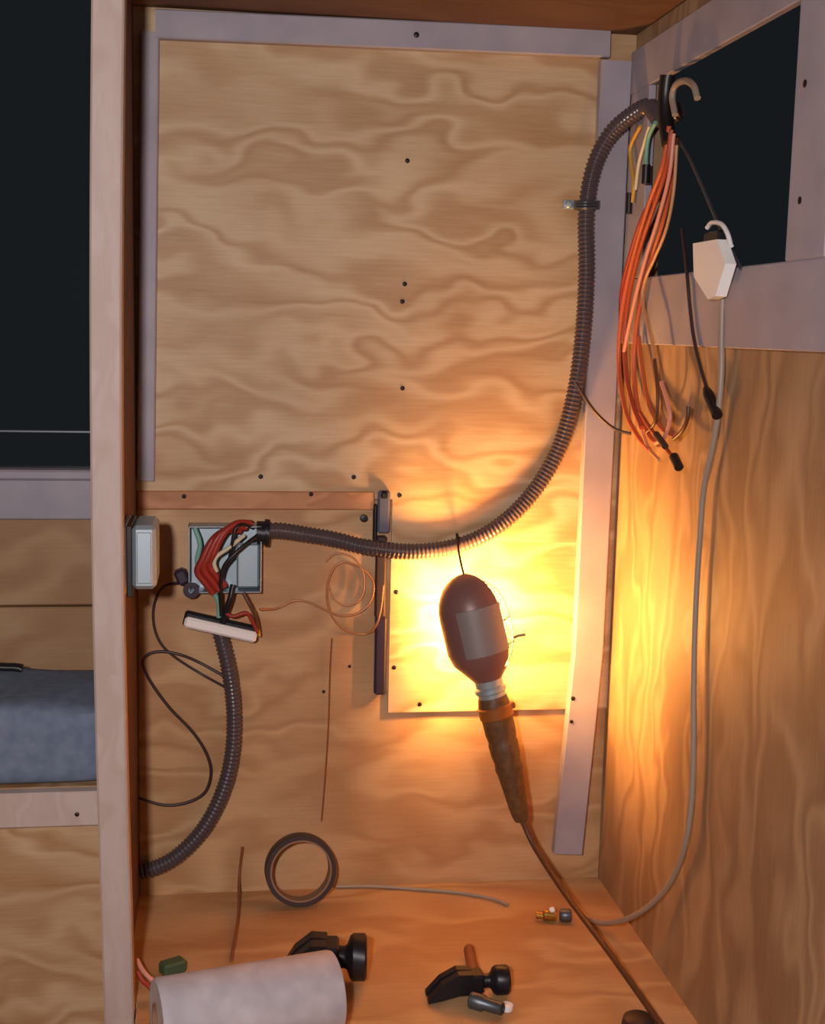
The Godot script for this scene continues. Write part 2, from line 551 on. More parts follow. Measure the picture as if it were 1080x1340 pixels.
func make_lamp() -> void:
	var tip: Vector3 = Vector3(0.139, 0.525, 0.084)
	var foot: Vector3 = Vector3(0.233, 0.151, 0.118)
	var b := aim(tip - foot)
	var k := (tip - foot).length()
	var t := thing("work_lamp", foot, "lit caged work lamp with grey metal hood and brown handle hanging from the loom", "lamp")
	t.transform = Transform3D(b, foot)
	org = Vector3.ZERO
	var h0 := k * 0.505
	var c0 := k * 0.575
	var n0 := k * 0.665
	var R := 0.051
	var A0 := deg_to_rad(-129)
	var A1 := deg_to_rad(46)
	# hood: half shell with a domed top, open towards the wall
	var prof := [Vector2(0.022, c0), Vector2(0.031, c0 + 0.012), Vector2(R * 0.9, n0 - 0.004), Vector2(R, n0 + 0.014), Vector2(R, k * 0.84)]
	for i in range(1, 9):
		var a := PI / 2 * i / 8.0
		prof.append(Vector2(R * cos(a), k * 0.84 + (k * 0.16) * sin(a)))
	var inner := []
	for p in prof:
		inner.append(Vector2(maxf(0.0, p.x - 0.0012), p.y - 0.0012 * (1.0 if p.y > k * 0.84 else 0.0)))
	var st := begin()
	lathe(st, prof, Vector3.ZERO, Basis.IDENTITY, 30, A0, A1)
	lathe(st, inner, Vector3.ZERO, Basis.IDENTITY, 30, A0, A1, -1.0)
	for e in [A0, A1]:
		for i in prof.size() - 1:
			var d := Vector3(sin(e), 0, cos(e))
			poly(st, [d * prof[i].x + Vector3.UP * prof[i].y, d * prof[i + 1].x + Vector3.UP * prof[i + 1].y, d * inner[i + 1].x + Vector3.UP * inner[i + 1].y, d * inner[i].x + Vector3.UP * inner[i].y], Vector3(sin((A0 + A1) / 2), prof[i].y, cos((A0 + A1) / 2)))
	var hood := obj("hood", st, M.hood, t)
	hood.set_meta("label", "dark half round metal hood")
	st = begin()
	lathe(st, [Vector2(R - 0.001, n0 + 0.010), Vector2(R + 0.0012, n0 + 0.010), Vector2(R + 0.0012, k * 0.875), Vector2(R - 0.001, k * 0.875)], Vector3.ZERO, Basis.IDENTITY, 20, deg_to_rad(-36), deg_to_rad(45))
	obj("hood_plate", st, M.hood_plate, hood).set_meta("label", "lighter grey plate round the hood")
	# cup all round below the hood
	st = begin()
	lathe(st, [Vector2(0.022, c0), Vector2(0.031, c0 + 0.012), Vector2(0.037, n0 - 0.017), Vector2(0.0358, n0 - 0.017), Vector2(0.0298, c0 + 0.012), Vector2(0.0208, c0)], Vector3.ZERO, Basis.IDENTITY, 20, A1, A0 + TAU)
	obj("cup", st, M.hood, t)
	# wire cage on the open side
	for i in 4:
		var a := deg_to_rad(78 + i * 38)
		var d := Vector3(sin(a), 0, cos(a))
		var q := []
		for p in [Vector2(0.024, c0 + 0.004), Vector2(R * 0.75, n0 - 0.012), Vector2(R * 1.02, n0 + 0.02), Vector2(R * 1.02, k * 0.83), Vector2(R * 0.8, k * 0.92), Vector2(0.004, k * 0.997)]:
			q.append(d * p.x + Vector3.UP * p.y)
		obj("cage_wire", wire(q, 0.0011, 6), M.steel_dark, t)
	for y in [n0 + 0.016, k * 0.80]:
		var q := []
		for i in 13:
			var a: float = A1 + (A0 + TAU - A1) * i / 12.0
			q.append(Vector3(sin(a) * R * 1.01, y, cos(a) * R * 1.01))
		obj("cage_wire", wire(q, 0.0011, 6), M.steel_dark, t)
	# little latch on the right of the hood
	obj("latch", wire([Vector3(0.049, n0 + 0.018, 0.01), Vector3(0.058, n0 + 0.019, 0.006), Vector3(0.070, n0 + 0.018, 0.006)], 0.0024, 7), M.steel_dark, t)
	# bulb
	st = begin()
	lathe(st, [Vector2(0.0, c0 + 0.008), Vector2(0.013, c0 + 0.010), Vector2(0.014, n0), Vector2(0.024, n0 + 0.022), Vector2(0.0285, n0 + 0.040), Vector2(0.026, n0 + 0.056), Vector2(0.017, n0 + 0.068), Vector2(0.0, n0 + 0.073)], Vector3.ZERO, Basis.IDENTITY, 20)
	obj("bulb", st, M.glow, t)
	var l := OmniLight3D.new()
	l.name = "bulb_light"
	l.position = Vector3(0, n0 + 0.040, 0)
	l.light_color = Color(1.0, 0.70, 0.36)
	l.light_energy = LAMP
	l.light_size = 0.022
	l.omni_range = 6.0
	l.omni_attenuation = 2.0
	l.shadow_enabled = true
	t.add_child(l)
	# collar, handle
	st = begin()
	lathe(st, [Vector2(0.0, h0 - 0.004), Vector2(0.021, h0 - 0.004), Vector2(0.0215, h0 + 0.006), Vector2(0.024, h0 + 0.008), Vector2(0.024, h0 + 0.014), Vector2(0.021, h0 + 0.017), Vector2(0.022, c0 + 0.002), Vector2(0.0, c0 + 0.002)], Vector3.ZERO, Basis.IDENTITY, 24)
	obj("collar", st, M.steel, t)
	st = begin()
	lathe(st, [Vector2(0.0, -0.002), Vector2(0.010, -0.002), Vector2(0.0125, 0.006), Vector2(0.0145, 0.02), Vector2(0.0195, 0.075), Vector2(0.0215, 0.082), Vector2(0.0200, 0.092), Vector2(0.0225, 0.105), Vector2(0.0232, 0.122), Vector2(0.0215, 0.126), Vector2(0.0238, 0.138), Vector2(0.0245, h0 - 0.012), Vector2(0.022, h0), Vector2(0.0, h0)], Vector3.ZERO, Basis.IDENTITY, 24)
	var hd := obj("handle", st, M.handle, t)
	st = begin()
	lathe(st, [Vector2(0.0235, h0 - 0.034), Vector2(0.0262, h0 - 0.032), Vector2(0.0268, h0 - 0.016), Vector2(0.0235, h0 - 0.013)], Vector3.ZERO, Basis.IDENTITY, 24)
	bx(st, Vector3(0.027, h0 - 0.020, 0.0), Vector3(0.008, 0.010, 0.016), 0.002)
	obj("grip_band", st, M.band, hd).set_meta("label", "orange brown band round the handle")
	# hook over the loom and the cord
	var inv := Transform3D(b, foot).affine_inverse()
	var hk := []
	for p in [Vector3(0.140, 0.524, 0.084), Vector3(0.137, 0.539, 0.076), Vector3(0.136, 0.554, 0.060), Vector3(0.138, 0.567, 0.038), Vector3(0.138, 0.576, 0.026), Vector3(0.142, 0.570, 0.013), Vector3(0.144, 0.555, 0.010)]:
		hk.append(inv * p)
	obj("hook", wire(hk, 0.0017, 7, 0.003), M.screw, t)
	var cd := []
	for p in [Vector3(0.232, 0.156, 0.118), Vector3(0.250, 0.115, 0.140), Vector3(0.278, 0.075, 0.220), Vector3(0.306, 0.049, 0.360), Vector3(0.333, 0.018, 0.475), Vector3(0.353, -0.006, 0.600)]:
		cd.append(inv * p)
	obj("cord", wire(cd, 0.0042, 9), M.brown, t)
	org = Vector3.ZERO

func make_looms() -> void:
	var p := [Vector3(-0.165, 0.578, 0.026), Vector3(-0.137, 0.581, 0.022), Vector3(-0.093, 0.574, 0.016), Vector3(-0.047, 0.566, 0.018), Vector3(-0.001, 0.556, 0.026), Vector3(0.071, 0.548, 0.022), Vector3(0.142, 0.557, 0.020), Vector3(0.202, 0.586, 0.021), Vector3(0.257, 0.640, 0.021), Vector3(0.295, 0.712, 0.026), Vector3(0.313, 0.795, 0.036), Vector3(0.321, 0.881, 0.039), Vector3(0.323, 0.973, 0.039), Vector3(0.319, 1.063, 0.039), Vector3(0.327, 1.129, 0.041), Vector3(0.346, 1.175, 0.050), Vector3(0.369, 1.201, 0.075), Vector3(0.388, 1.210, 0.105)]
	p.append(Vector3(0.388, 1.185, 0.16))
	p.append(Vector3(0.41, 1.195, 0.185))
	org = p[0]
	tag(obj("wiring_loom", loom(p, 0.0128), M.loom), "long dark ribbed wiring loom sweeping from the open box up to the right opening", "conduit")
	p = [Vector3(-0.222, 0.426, 0.020), Vector3(-0.217, 0.407, 0.020), Vector3(-0.207, 0.362, 0.020), Vector3(-0.200, 0.300, 0.016), Vector3(-0.202, 0.233, 0.016), Vector3(-0.216, 0.172, 0.016), Vector3(-0.244, 0.115, 0.016), Vector3(-0.282, 0.073, 0.016), Vector3(-0.318, 0.052, 0.016), Vector3(-0.352, 0.044, 0.016)]
	org = p[0]
	tag(obj("wiring_loom", loom(p, 0.0125), M.loom), "short dark ribbed loom curving from under the white connector strip to the post", "conduit")
	# clamp holding the loom
	var q: Vector3 = Vector3(0.308, 1.078, 0.012)
	var t := thing("pipe_clamp", q, "small shiny metal clamp holding the loom at the corner batten", "clamp")
	var st := begin()
	var band := curve([Vector3(0.304, 1.076, 0.028), Vector3(0.303, 1.075, 0.045), Vector3(0.315, 1.074, 0.056), Vector3(0.333, 1.076, 0.045), Vector3(0.341, 1.078, 0.028)], 0.003)
	for s in [-0.004, 0.0, 0.004]:
		var moved := PackedVector3Array()
		for v in band:
			moved.append(v + Vector3.UP * s)
		tube(st, moved, [0.0026], 6)
	obj("strap", st, M.steel_dark, t)
	st = begin()
	bx(st, Vector3(0.297, 1.077, 0.020), Vector3(0.018, 0.014, 0.004), 0.001)
	obj("tab", st, M.steel, t)
	st = begin()
	lathe(st, [Vector2(0, 0), Vector2(0.0058, 0), Vector2(0.0058, 0.004), Vector2(0.004, 0.006), Vector2(0, 0.0065)], Vector3(0.296, 1.077, 0.022), aim(Vector3.BACK, Vector3.UP), 12)
	obj("screw", st, M.steel, t)
	wire_thing("branch_wire", [Vector3(0.308, 0.813, 0.052), Vector3(0.319, 0.796, 0.056), Vector3(0.342, 0.767, 0.056), Vector3(0.372, 0.743, 0.060), Vector3(0.404, 0.735, 0.070)], 0.0024, M.dark_wire, "thin dark wire branching off the big loom towards the orange wires")
	org = Vector3.ZERO

func make_boxes() -> void:
	# open junction box on the back wall
	var x0 := -0.268
	var x1 := -0.160
	var y0 := 0.489
	var y1 := 0.590
	var d := 0.040
	var t := thing("junction_box", Vector3((x0 + x1) / 2, y0, 0), "open square steel junction box full of wires on the back wall", "junction box")
	var st := begin()
	slab(st, Vector3(x0, y0, 0.0), Vector3(x1, y1, 0.002), 0.0005)
	obj("back_plate", st, M.steel, t)
	for s in [[Vector3(x0, y0, 0), Vector3(x0 + 0.002, y1, d)], [Vector3(x1 - 0.002, y0, 0), Vector3(x1, y1, d)], [Vector3(x0, y0, 0), Vector3(x1, y0 + 0.002, d)], [Vector3(x0, y1 - 0.002, 0), Vector3(x1, y1, d)]]:
		st = begin()
		slab(st, s[0], s[1], 0.0006)
		obj("side_plate", st, M.steel, t)
	st = begin()
	bx(st, Vector3(x1 - 0.020, y0 + 0.040, 0.028), Vector3(0.034, 0.068, 0.010), 0.004)
	obj("cover_plate", st, M.steel, t)
	st = begin()
	lathe(st, [Vector2(0.013, -0.008), Vector2(0.018, -0.008), Vector2(0.018, 0.004), Vector2(0.021, 0.004), Vector2(0.021, 0.010), Vector2(0.013, 0.010), Vector2(0.013, -0.008)], Vector3(-0.159, 0.578, 0.026), aim(Vector3.RIGHT), 20)
	obj("bushing", st, M.blacksteel, t)
	# clamp at the lower left corner of the box
	var q: Vector3 = Vector3(-0.276, 0.509, 0.030)
	t = thing("cable_clamp", q, "small dark cable clamp with a ring at the lower left corner of the junction box", "clamp")
	st = begin()
	bx(st, Vector3(-0.278, 0.513, 0.030), Vector3(0.018, 0.024, 0.02), 0.004, Basis(Vector3.BACK, 0.4))
	obj("body", st, M.strip, t)
	st = begin()
	lathe(st, [Vector2(0.005, -0.005), Vector2(0.011, -0.005), Vector2(0.012, 0.005), Vector2(0.005, 0.005), Vector2(0.005, -0.005)], Vector3(-0.264, 0.495, 0.042), aim(Vector3.BACK, Vector3.UP), 18)
	obj("ring", st, M.strip, t)
	# red wires bent through the box
	var i := 0
	for s in ["upper", "middle", "lower"]:
		var o: float = -7.5 + i * 7.5
		var pts := []
		for v in [Vector3(-0.183, 0.588, 0.034), Vector3(-0.205, 0.589, 0.044), Vector3(-0.225, 0.575, 0.052), Vector3(-0.239, 0.547, 0.054), Vector3(-0.246, 0.529, 0.052), Vector3(-0.235, 0.512, 0.050), Vector3(-0.223, 0.495, 0.046)]:
			var shift := Vector3(o * 0.0011, o * 0.0007, -0.002 * absi(i - 1))
			pts.append(v + shift)
		wire_thing("red_wire", pts, 0.0056, M.red, "%s of the three thick red wires bent across the open junction box" % s, "wire", "thick red wires in the junction box")
		i += 1
	wire_thing("black_wire", [Vector3(-0.165, 0.577, 0.040), Vector3(-0.183, 0.565, 0.050), Vector3(-0.203, 0.548, 0.055), Vector3(-0.217, 0.528, 0.053), Vector3(-0.221, 0.496, 0.048), Vector3(-0.219, 0.455, 0.040)], 0.0034, M.black, "black wire crossing the open junction box diagonally and dropping below it")
	wire_thing("black_wire", [Vector3(-0.174, 0.588, 0.036), Vector3(-0.188, 0.594, 0.044), Vector3(-0.199, 0.588, 0.050), Vector3(-0.204, 0.565, 0.050), Vector3(-0.208, 0.538, 0.046)], 0.0028, M.black, "short black wire curling behind the red wires in the junction box")
	wire_thing("cream_wire", [Vector3(-0.186, 0.577, 0.040), Vector3(-0.208, 0.560, 0.050), Vector3(-0.226, 0.547, 0.050), Vector3(-0.230, 0.536, 0.052), Vector3(-0.226, 0.524, 0.050)], 0.0034, M.cream, "cream wire end beside the red wires in the junction box")
	wire_thing("grey_wire", [Vector3(-0.259, 0.587, 0.030), Vector3(-0.251, 0.562, 0.034), Vector3(-0.255, 0.536, 0.034), Vector3(-0.244, 0.507, 0.036), Vector3(-0.225, 0.478, 0.036), Vector3(-0.223, 0.451, 0.036)], 0.004, M.teal, "pale green wire at the left inside the junction box")
	wire_thing("black_wire", [Vector3(-0.202, 0.502, 0.040), Vector3(-0.206, 0.483, 0.044), Vector3(-0.212, 0.464, 0.042), Vector3(-0.217, 0.443, 0.035)], 0.0048, M.blacksteel, "thick black wire hanging from the middle bottom of the junction box")
	wire_thing("red_wire", [Vector3(-0.217, 0.461, 0.040), Vector3(-0.202, 0.455, 0.046), Vector3(-0.183, 0.460, 0.046), Vector3(-0.174, 0.447, 0.042), Vector3(-0.165, 0.427, 0.036)], 0.003, M.red, "thin red wire curling between the junction box and the white connector strip")
	wire_thing("red_wire", [Vector3(-0.187, 0.490, 0.040), Vector3(-0.178, 0.473, 0.044), Vector3(-0.169, 0.454, 0.042), Vector3(-0.164, 0.432, 0.036)], 0.003, M.brown, "thin brown red wire dropping from the right bottom corner of the junction box")
	wire_thing("yellow_wire", [Vector3(-0.170, 0.460, 0.036), Vector3(-0.166, 0.443, 0.038), Vector3(-0.162, 0.421, 0.030)], 0.0024, M.yellow, "short yellow wire end at the right end of the white connector strip")
	# white strip
	var a: Vector3 = Vector3(-0.274, 0.447, 0.042)
	var b: Vector3 = Vector3(-0.167, 0.421, 0.042)
	t = thing("connector_strip", (a + b) / 2, "bright white tilted connector strip under the open junction box", "connector")
	var bas := Basis(Vector3.BACK, atan2(b.y - a.y, b.x - a.x))
	st = begin()
	bx(st, (a + b) / 2, Vector3((b - a).length(), 0.0165, 0.012), 0.005, bas)
	obj("face", st, M.white, t)
	st = begin()
	bx(st, (a + b) / 2 + Vector3(0, 0.003, -0.011), Vector3((b - a).length() * 1.02, 0.024, 0.012), 0.003, bas)
	obj("base", st, M.blacksteel, t)
	# box on the side of the partition
	t = thing("outlet_box", Vector3(-0.345, 0.54, 0.25), "pale blue grey steel outlet box on the side of the partition by the post", "outlet box")
	st = begin()
	bx(st, Vector3(-0.3415, 0.590, 0.27), Vector3(0.006, 0.086, 0.10), 0.001)
	obj("mounting_plate", st, M.steel, t)
	st = begin()
	bx(st, Vector3(-0.335, 0.587, 0.268), Vector3(0.007, 0.092, 0.095), 0.001)
	obj("gasket", st, M.black, t)
	st = begin()
	bx(st, Vector3(-0.3165, 0.592, 0.27), Vector3(0.030, 0.082, 0.092), 0.005)
	obj("body", st, M.steel, t)
	st = begin()
	bx(st, Vector3(-0.3165, 0.592, 0.3165), Vector3(0.018, 0.066, 0.003), 0.001)
	obj("front_plate", st, M.steel, t)
	# thin loops lower left
	wire_thing("thin_black_wire", [Vector3(-0.282, 0.504, 0.030), Vector3(-0.305, 0.495, 0.018), Vector3(-0.319, 0.469, 0.006), Vector3(-0.321, 0.437, 0.006), Vector3(-0.311, 0.406, 0.006), Vector3(-0.289, 0.383, 0.006), Vector3(-0.251, 0.357, 0.006), Vector3(-0.214, 0.339, 0.020)], 0.0021, M.dark_wire, "thin dark wire arching from the cable clamp down to the short loom")
	wire_thing("thin_black_wire", [Vector3(-0.217, 0.357, 0.020), Vector3(-0.251, 0.375, 0.012), Vector3(-0.281, 0.389, 0.014), Vector3(-0.311, 0.394, 0.012), Vector3(-0.330, 0.389, 0.012), Vector3(-0.337, 0.376, 0.012), Vector3(-0.327, 0.349, 0.012), Vector3(-0.298, 0.306, 0.012), Vector3(-0.264, 0.268, 0.012), Vector3(-0.243, 0.234, 0.012), Vector3(-0.235, 0.202, 0.012), Vector3(-0.244, 0.170, 0.012), Vector3(-0.271, 0.154, 0.012), Vector3(-0.307, 0.151, 0.012), Vector3(-0.349, 0.165, 0.012)], 0.0023, M.dark_wire, "thin dark wire making a long loop from the short loom back to the post")
	# curled bare wire
	wire_thing("copper_wire", [Vector3(-0.162, 0.462, 0.030), Vector3(-0.136, 0.458, 0.008), Vector3(-0.109, 0.470, 0.008), Vector3(-0.086, 0.467, 0.008), Vector3(-0.063, 0.456, 0.008), Vector3(-0.038, 0.446, 0.008), Vector3(-0.009, 0.450, 0.008), Vector3(0.010, 0.470, 0.008), Vector3(0.012, 0.500, 0.008), Vector3(-0.010, 0.522, 0.008), Vector3(-0.038, 0.529, 0.008), Vector3(-0.054, 0.510, 0.008), Vector3(-0.059, 0.477, 0.008), Vector3(-0.049, 0.443, 0.008), Vector3(-0.026, 0.421, 0.008), Vector3(0.004, 0.417, 0.008), Vector3(0.017, 0.433, 0.020), Vector3(0.024, 0.460, 0.019), Vector3(0.027, 0.496, 0.018)], 0.0019, M.copper, "thin copper coloured wire curling on the wall between the box and the dark strip")
	wire_thing("copper_wire", [Vector3(-0.063, 0.531, 0.012), Vector3(-0.046, 0.544, 0.012), Vector3(-0.020, 0.537, 0.012), Vector3(-0.003, 0.511, 0.012), Vector3(-0.005, 0.477, 0.012), Vector3(-0.027, 0.462, 0.012), Vector3(-0.049, 0.473, 0.012), Vector3(-0.057, 0.494, 0.012)], 0.0015, M.tan, "second fine tan wire coiled on the wall inside the copper wire")
	wire_thing("copper_wire", [Vector3(-0.050, 0.409, 0.004), Vector3(-0.052, 0.355, 0.004), Vector3(-0.053, 0.281, 0.004), Vector3(-0.056, 0.207, 0.004), Vector3(-0.062, 0.113, 0.004)], 0.0013, M.wood_handle, "hair thin brown wire hanging straight down the wall to the tape roll")
	org = Vector3.ZERO

func make_right_wires() -> void:
	var g := "orange wires hanging at the right corner"
	var sets := [
		[[Vector3(0.372, 1.163, 0.241), Vector3(0.372, 1.115, 0.224), Vector3(0.372, 1.069, 0.173), Vector3(0.372, 1.009, 0.120), Vector3(0.372, 0.945, 0.079), Vector3(0.372, 0.883, 0.062), Vector3(0.372, 0.826, 0.070), Vector3(0.372, 0.771, 0.112), Vector3(0.372, 0.740, 0.174), Vector3(0.372, 0.727, 0.224)], 0.0036, M.orange, "leftmost orange wire of the bundle hanging at the right corner"],
		[[Vector3(0.366, 1.154, 0.269), Vector3(0.366, 1.106, 0.255), Vector3(0.366, 1.060, 0.212), Vector3(0.366, 1.007, 0.160), Vector3(0.366, 0.944, 0.120), Vector3(0.366, 0.883, 0.107), Vector3(0.366, 0.828, 0.123), Vector3(0.366, 0.785, 0.161), Vector3(0.366, 0.756, 0.204)], 0.0036, M.orange_deep, "deep orange wire just right of the leftmost one in the hanging bundle"],
		[[Vector3(0.360, 1.145, 0.296), Vector3(0.360, 1.093, 0.286), Vector3(0.360, 1.042, 0.251), Vector3(0.360, 0.993, 0.207), Vector3(0.360, 0.947, 0.173), Vector3(0.360, 0.899, 0.145), Vector3(0.360, 0.861, 0.126)], 0.0028, M.pink, "pale pink wire lying on the front of the orange bundle"],
		[[Vector3(0.372, 1.144, 0.268), Vector3(0.372, 1.086, 0.259), Vector3(0.372, 1.033, 0.230), Vector3(0.372, 0.989, 0.188), Vector3(0.372, 0.943, 0.158), Vector3(0.372, 0.883, 0.139), Vector3(0.372, 0.828, 0.140), Vector3(0.372, 0.780, 0.168), Vector3(0.372, 0.746, 0.221), Vector3(0.372, 0.737, 0.261)], 0.0036, M.orange, "orange wire in the middle of the hanging bundle ending in the tangle"],
		[[Vector3(0.376, 1.138, 0.246), Vector3(0.376, 1.091, 0.210), Vector3(0.376, 1.056, 0.139), Vector3(0.376, 1.006, 0.087), Vector3(0.376, 0.951, 0.050), Vector3(0.376, 0.906, 0.050)], 0.0032, M.red, "red wire at the back left of the orange bundle"],
		[[Vector3(0.366, 1.131, 0.292), Vector3(0.366, 1.073, 0.289), Vector3(0.366, 1.026, 0.267), Vector3(0.366, 0.988, 0.222), Vector3(0.366, 0.966, 0.193), Vector3(0.366, 0.938, 0.180), Vector3(0.366, 0.908, 0.201), Vector3(0.366, 0.879, 0.229), Vector3(0.366, 0.850, 0.246)], 0.0024, M.tan, "thin tan wire drooping at the right side of the orange bundle"],
		[[Vector3(0.366, 0.853, 0.245), Vector3(0.366, 0.821, 0.260), Vector3(0.366, 0.793, 0.267), Vector3(0.366, 0.767, 0.258), Vector3(0.366, 0.751, 0.225)], 0.0024, M.brown, "thin brown wire hooking back at the bottom of the orange bundle"],
		[[Vector3(0.368, 0.823, 0.272), Vector3(0.368, 0.799, 0.300), Vector3(0.368, 0.776, 0.313), Vector3(0.368, 0.750, 0.295), Vector3(0.368, 0.739, 0.260)], 0.003, M.pink, "short pink wire end in the tangle under the orange bundle"],
		[[Vector3(0.368, 0.797, 0.379), Vector3(0.368, 0.781, 0.378), Vector3(0.368, 0.764, 0.361), Vector3(0.368, 0.751, 0.331)], 0.0028, M.brown, "short brown wire end curling up at the right of the tangle"],
		[[Vector3(0.372, 0.754, 0.186), Vector3(0.372, 0.735, 0.209), Vector3(0.372, 0.724, 0.234), Vector3(0.372, 0.717, 0.267)], 0.0026, M.tan, "short tan wire end at the lower left of the tangle"],
		[[Vector3(0.366, 0.777, 0.194), Vector3(0.366, 0.757, 0.244), Vector3(0.366, 0.744, 0.290), Vector3(0.366, 0.732, 0.322), Vector3(0.366, 0.727, 0.346)], 0.0028, M.orange_deep, "short orange wire leading to the black tip in the tangle"],
		[[Vector3(0.376, 0.883, 0.141), Vector3(0.376, 0.830, 0.169), Vector3(0.376, 0.788, 0.203), Vector3(0.376, 0.760, 0.259), Vector3(0.376, 0.754, 0.314)], 0.003, M.orange, "right hand orange wire curving out at the bottom of the bundle"],
	]
	for s in sets:
		wire_thing("orange_wire" if s[2] in [M.orange, M.orange_deep] else "coloured_wire", s[0], s[1], s[2], s[3], "wire", g)
	var q: Array = [Vector3(0.362, 0.730, 0.351), Vector3(0.362, 0.718, 0.373)]
	org = q[0]
	var st := begin()
	tube(st, curve(q, 0.004), [0.0062], 10)
	tag(obj("wire_cap", st, M.black), "stubby black cap on the lowest wire end of the orange tangle", "cap")
	q = [Vector3(0.362, 0.753, 0.278), Vector3(0.362, 0.740, 0.317)]
	org = q[0]
	st = begin()
	tube(st, curve(q, 0.004), [0.0045], 10)
	tag(obj("wire_cap", st, M.tape), "dark red sleeve on a wire in the middle of the orange tangle", "cap")
	# small coloured wires near the loom end
	wire_thing("coloured_wire", [Vector3(0.378, 1.184, 0.097), Vector3(0.378, 1.162, 0.057), Vector3(0.378, 1.138, 0.061), Vector3(0.378, 1.105, 0.080), Vector3(0.378, 1.078, 0.077)], 0.003, M.yellow, "short yellow wire under the arch of the loom", "wire", "small wires under the loom end")
	wire_thing("coloured_wire", [Vector3(0.378, 1.178, 0.139), Vector3(0.378, 1.153, 0.116), Vector3(0.378, 1.130, 0.098), Vector3(0.378, 1.095, 0.089)], 0.0026, M.cream, "short cream wire right of the yellow one under the loom arch", "wire", "small wires under the loom end")
	wire_thing("coloured_wire", [Vector3(0.374, 1.177, 0.177), Vector3(0.374, 1.161, 0.150), Vector3(0.374, 1.135, 0.144), Vector3(0.374, 1.117, 0.147)], 0.0032, M.teal, "short pale green wire with a black tip under the loom arch", "wire", "small wires under the loom end")
	q = [Vector3(0.372, 1.123, 0.152), Vector3(0.372, 1.097, 0.152)]
	org = q[0]
	st = begin()
	tube(st, curve(q, 0.004), [0.0062], 10)
	tag(obj("wire_cap", st, M.black), "black cap on the pale green wire under the loom arch", "cap")
	q = [Vector3(0.374, 1.092, 0.073), Vector3(0.374, 1.062, 0.074)]
	org = q[0]
	st = begin()
	tube(st, curve(q, 0.004), [0.005], 10)
	tag(obj("wire_cap", st, M.black), "black cap on the wire beside the batten, left of the orange bundle", "cap")
	# dark sleeve and the shiny bend at the loom end
	q = [Vector3(0.374, 1.233, 0.219), Vector3(0.374, 1.202, 0.215), Vector3(0.374, 1.171, 0.222), Vector3(0.374, 1.140, 0.239)]
	org = q[0]
	st = begin()
	tube(st, curve(q, 0.006), [0.0105], 12)
	tag(obj("cable_sleeve", st, M.black), "black sleeve at the top left corner of the dark opening where the wires drop", "sleeve")
	wire_thing("white_cable", [Vector3(0.370, 1.173, 0.269), Vector3(0.370, 1.197, 0.254), Vector3(0.370, 1.211, 0.264), Vector3(0.370, 1.211, 0.298), Vector3(0.370, 1.199, 0.333), Vector3(0.370, 1.181, 0.349)], 0.0046, M.grey_cable, "shiny white cable bent over in a hook at the end of the loom", "cable")
	# black wire with a plug
	var bp: Array = [Vector3(0.400, 1.029, 0.234), Vector3(0.390, 0.991, 0.279), Vector3(0.380, 0.959, 0.319), Vector3(0.380, 0.924, 0.333), Vector3(0.380, 0.885, 0.352), Vector3(0.380, 0.849, 0.380), Vector3(0.380, 0.818, 0.411)]
	var t := thing("plug_wire", bp[2], "black wire with a fat plug end hanging from the dark opening", "wire")
	obj("wire", wire(bp, 0.0024), M.dark_wire, t)
	q = [Vector3(0.380, 0.821, 0.405), Vector3(0.380, 0.806, 0.425), Vector3(0.380, 0.790, 0.448)]
	st = begin()
	var c := curve(q, 0.004)
	var r := []
	for i in c.size():
		r.append(lerpf(0.0042, 0.0068, clampf(i / 3.0, 0, 1)))
	tube(st, c, r, 10)
	obj("plug", st, M.black, t)
	# white connector in the opening
	var m: Vector3 = Vector3(0.376, 0.980, 0.432)
	t = thing("white_plug", m, "white plastic plug hanging over the lower edge of the dark opening", "plug")
	st = begin()
	var ol: Array = [Vector3(0.376, 1.000, 0.381), Vector3(0.376, 1.000, 0.461), Vector3(0.376, 0.970, 0.491), Vector3(0.376, 0.933, 0.466), Vector3(0.376, 0.930, 0.442), Vector3(0.376, 0.959, 0.390)]
	var outer := []
	for v in ol:
		outer.append(v - Vector3(0.014, 0, 0))
	poly(st, ol, m - Vector3(0.007, 0, 0))
	poly(st, outer, m - Vector3(0.007, 0, 0))
	for i in ol.size():
		var j := (i + 1) % ol.size()
		poly(st, [ol[i], ol[j], outer[j], outer[i]], m - Vector3(0.007, 0, 0))
	obj("body", st, M.white, t)
	st = begin()
	bx(st, Vector3(0.378, 1.004, 0.419), Vector3(0.016, 0.018, 0.05), 0.003)
	obj("cap", st, M.black, t)
	obj("loop", wire([Vector3(0.372, 1.018, 0.402), Vector3(0.372, 1.023, 0.416), Vector3(0.372, 1.019, 0.447), Vector3(0.372, 1.007, 0.468), Vector3(0.372, 0.991, 0.482)], 0.0032), M.white, t)
	wire_thing("thin_cable", [Vector3(0.384, 1.149, 0.240), Vector3(0.384, 1.117, 0.291), Vector3(0.384, 1.073, 0.347), Vector3(0.384, 1.029, 0.400), Vector3(0.384, 0.994, 0.447), Vector3(0.384, 0.965, 0.488)], 0.0028, M.steel_dark, "thin grey cable slanting across the dark opening down to the white plug", "cable")
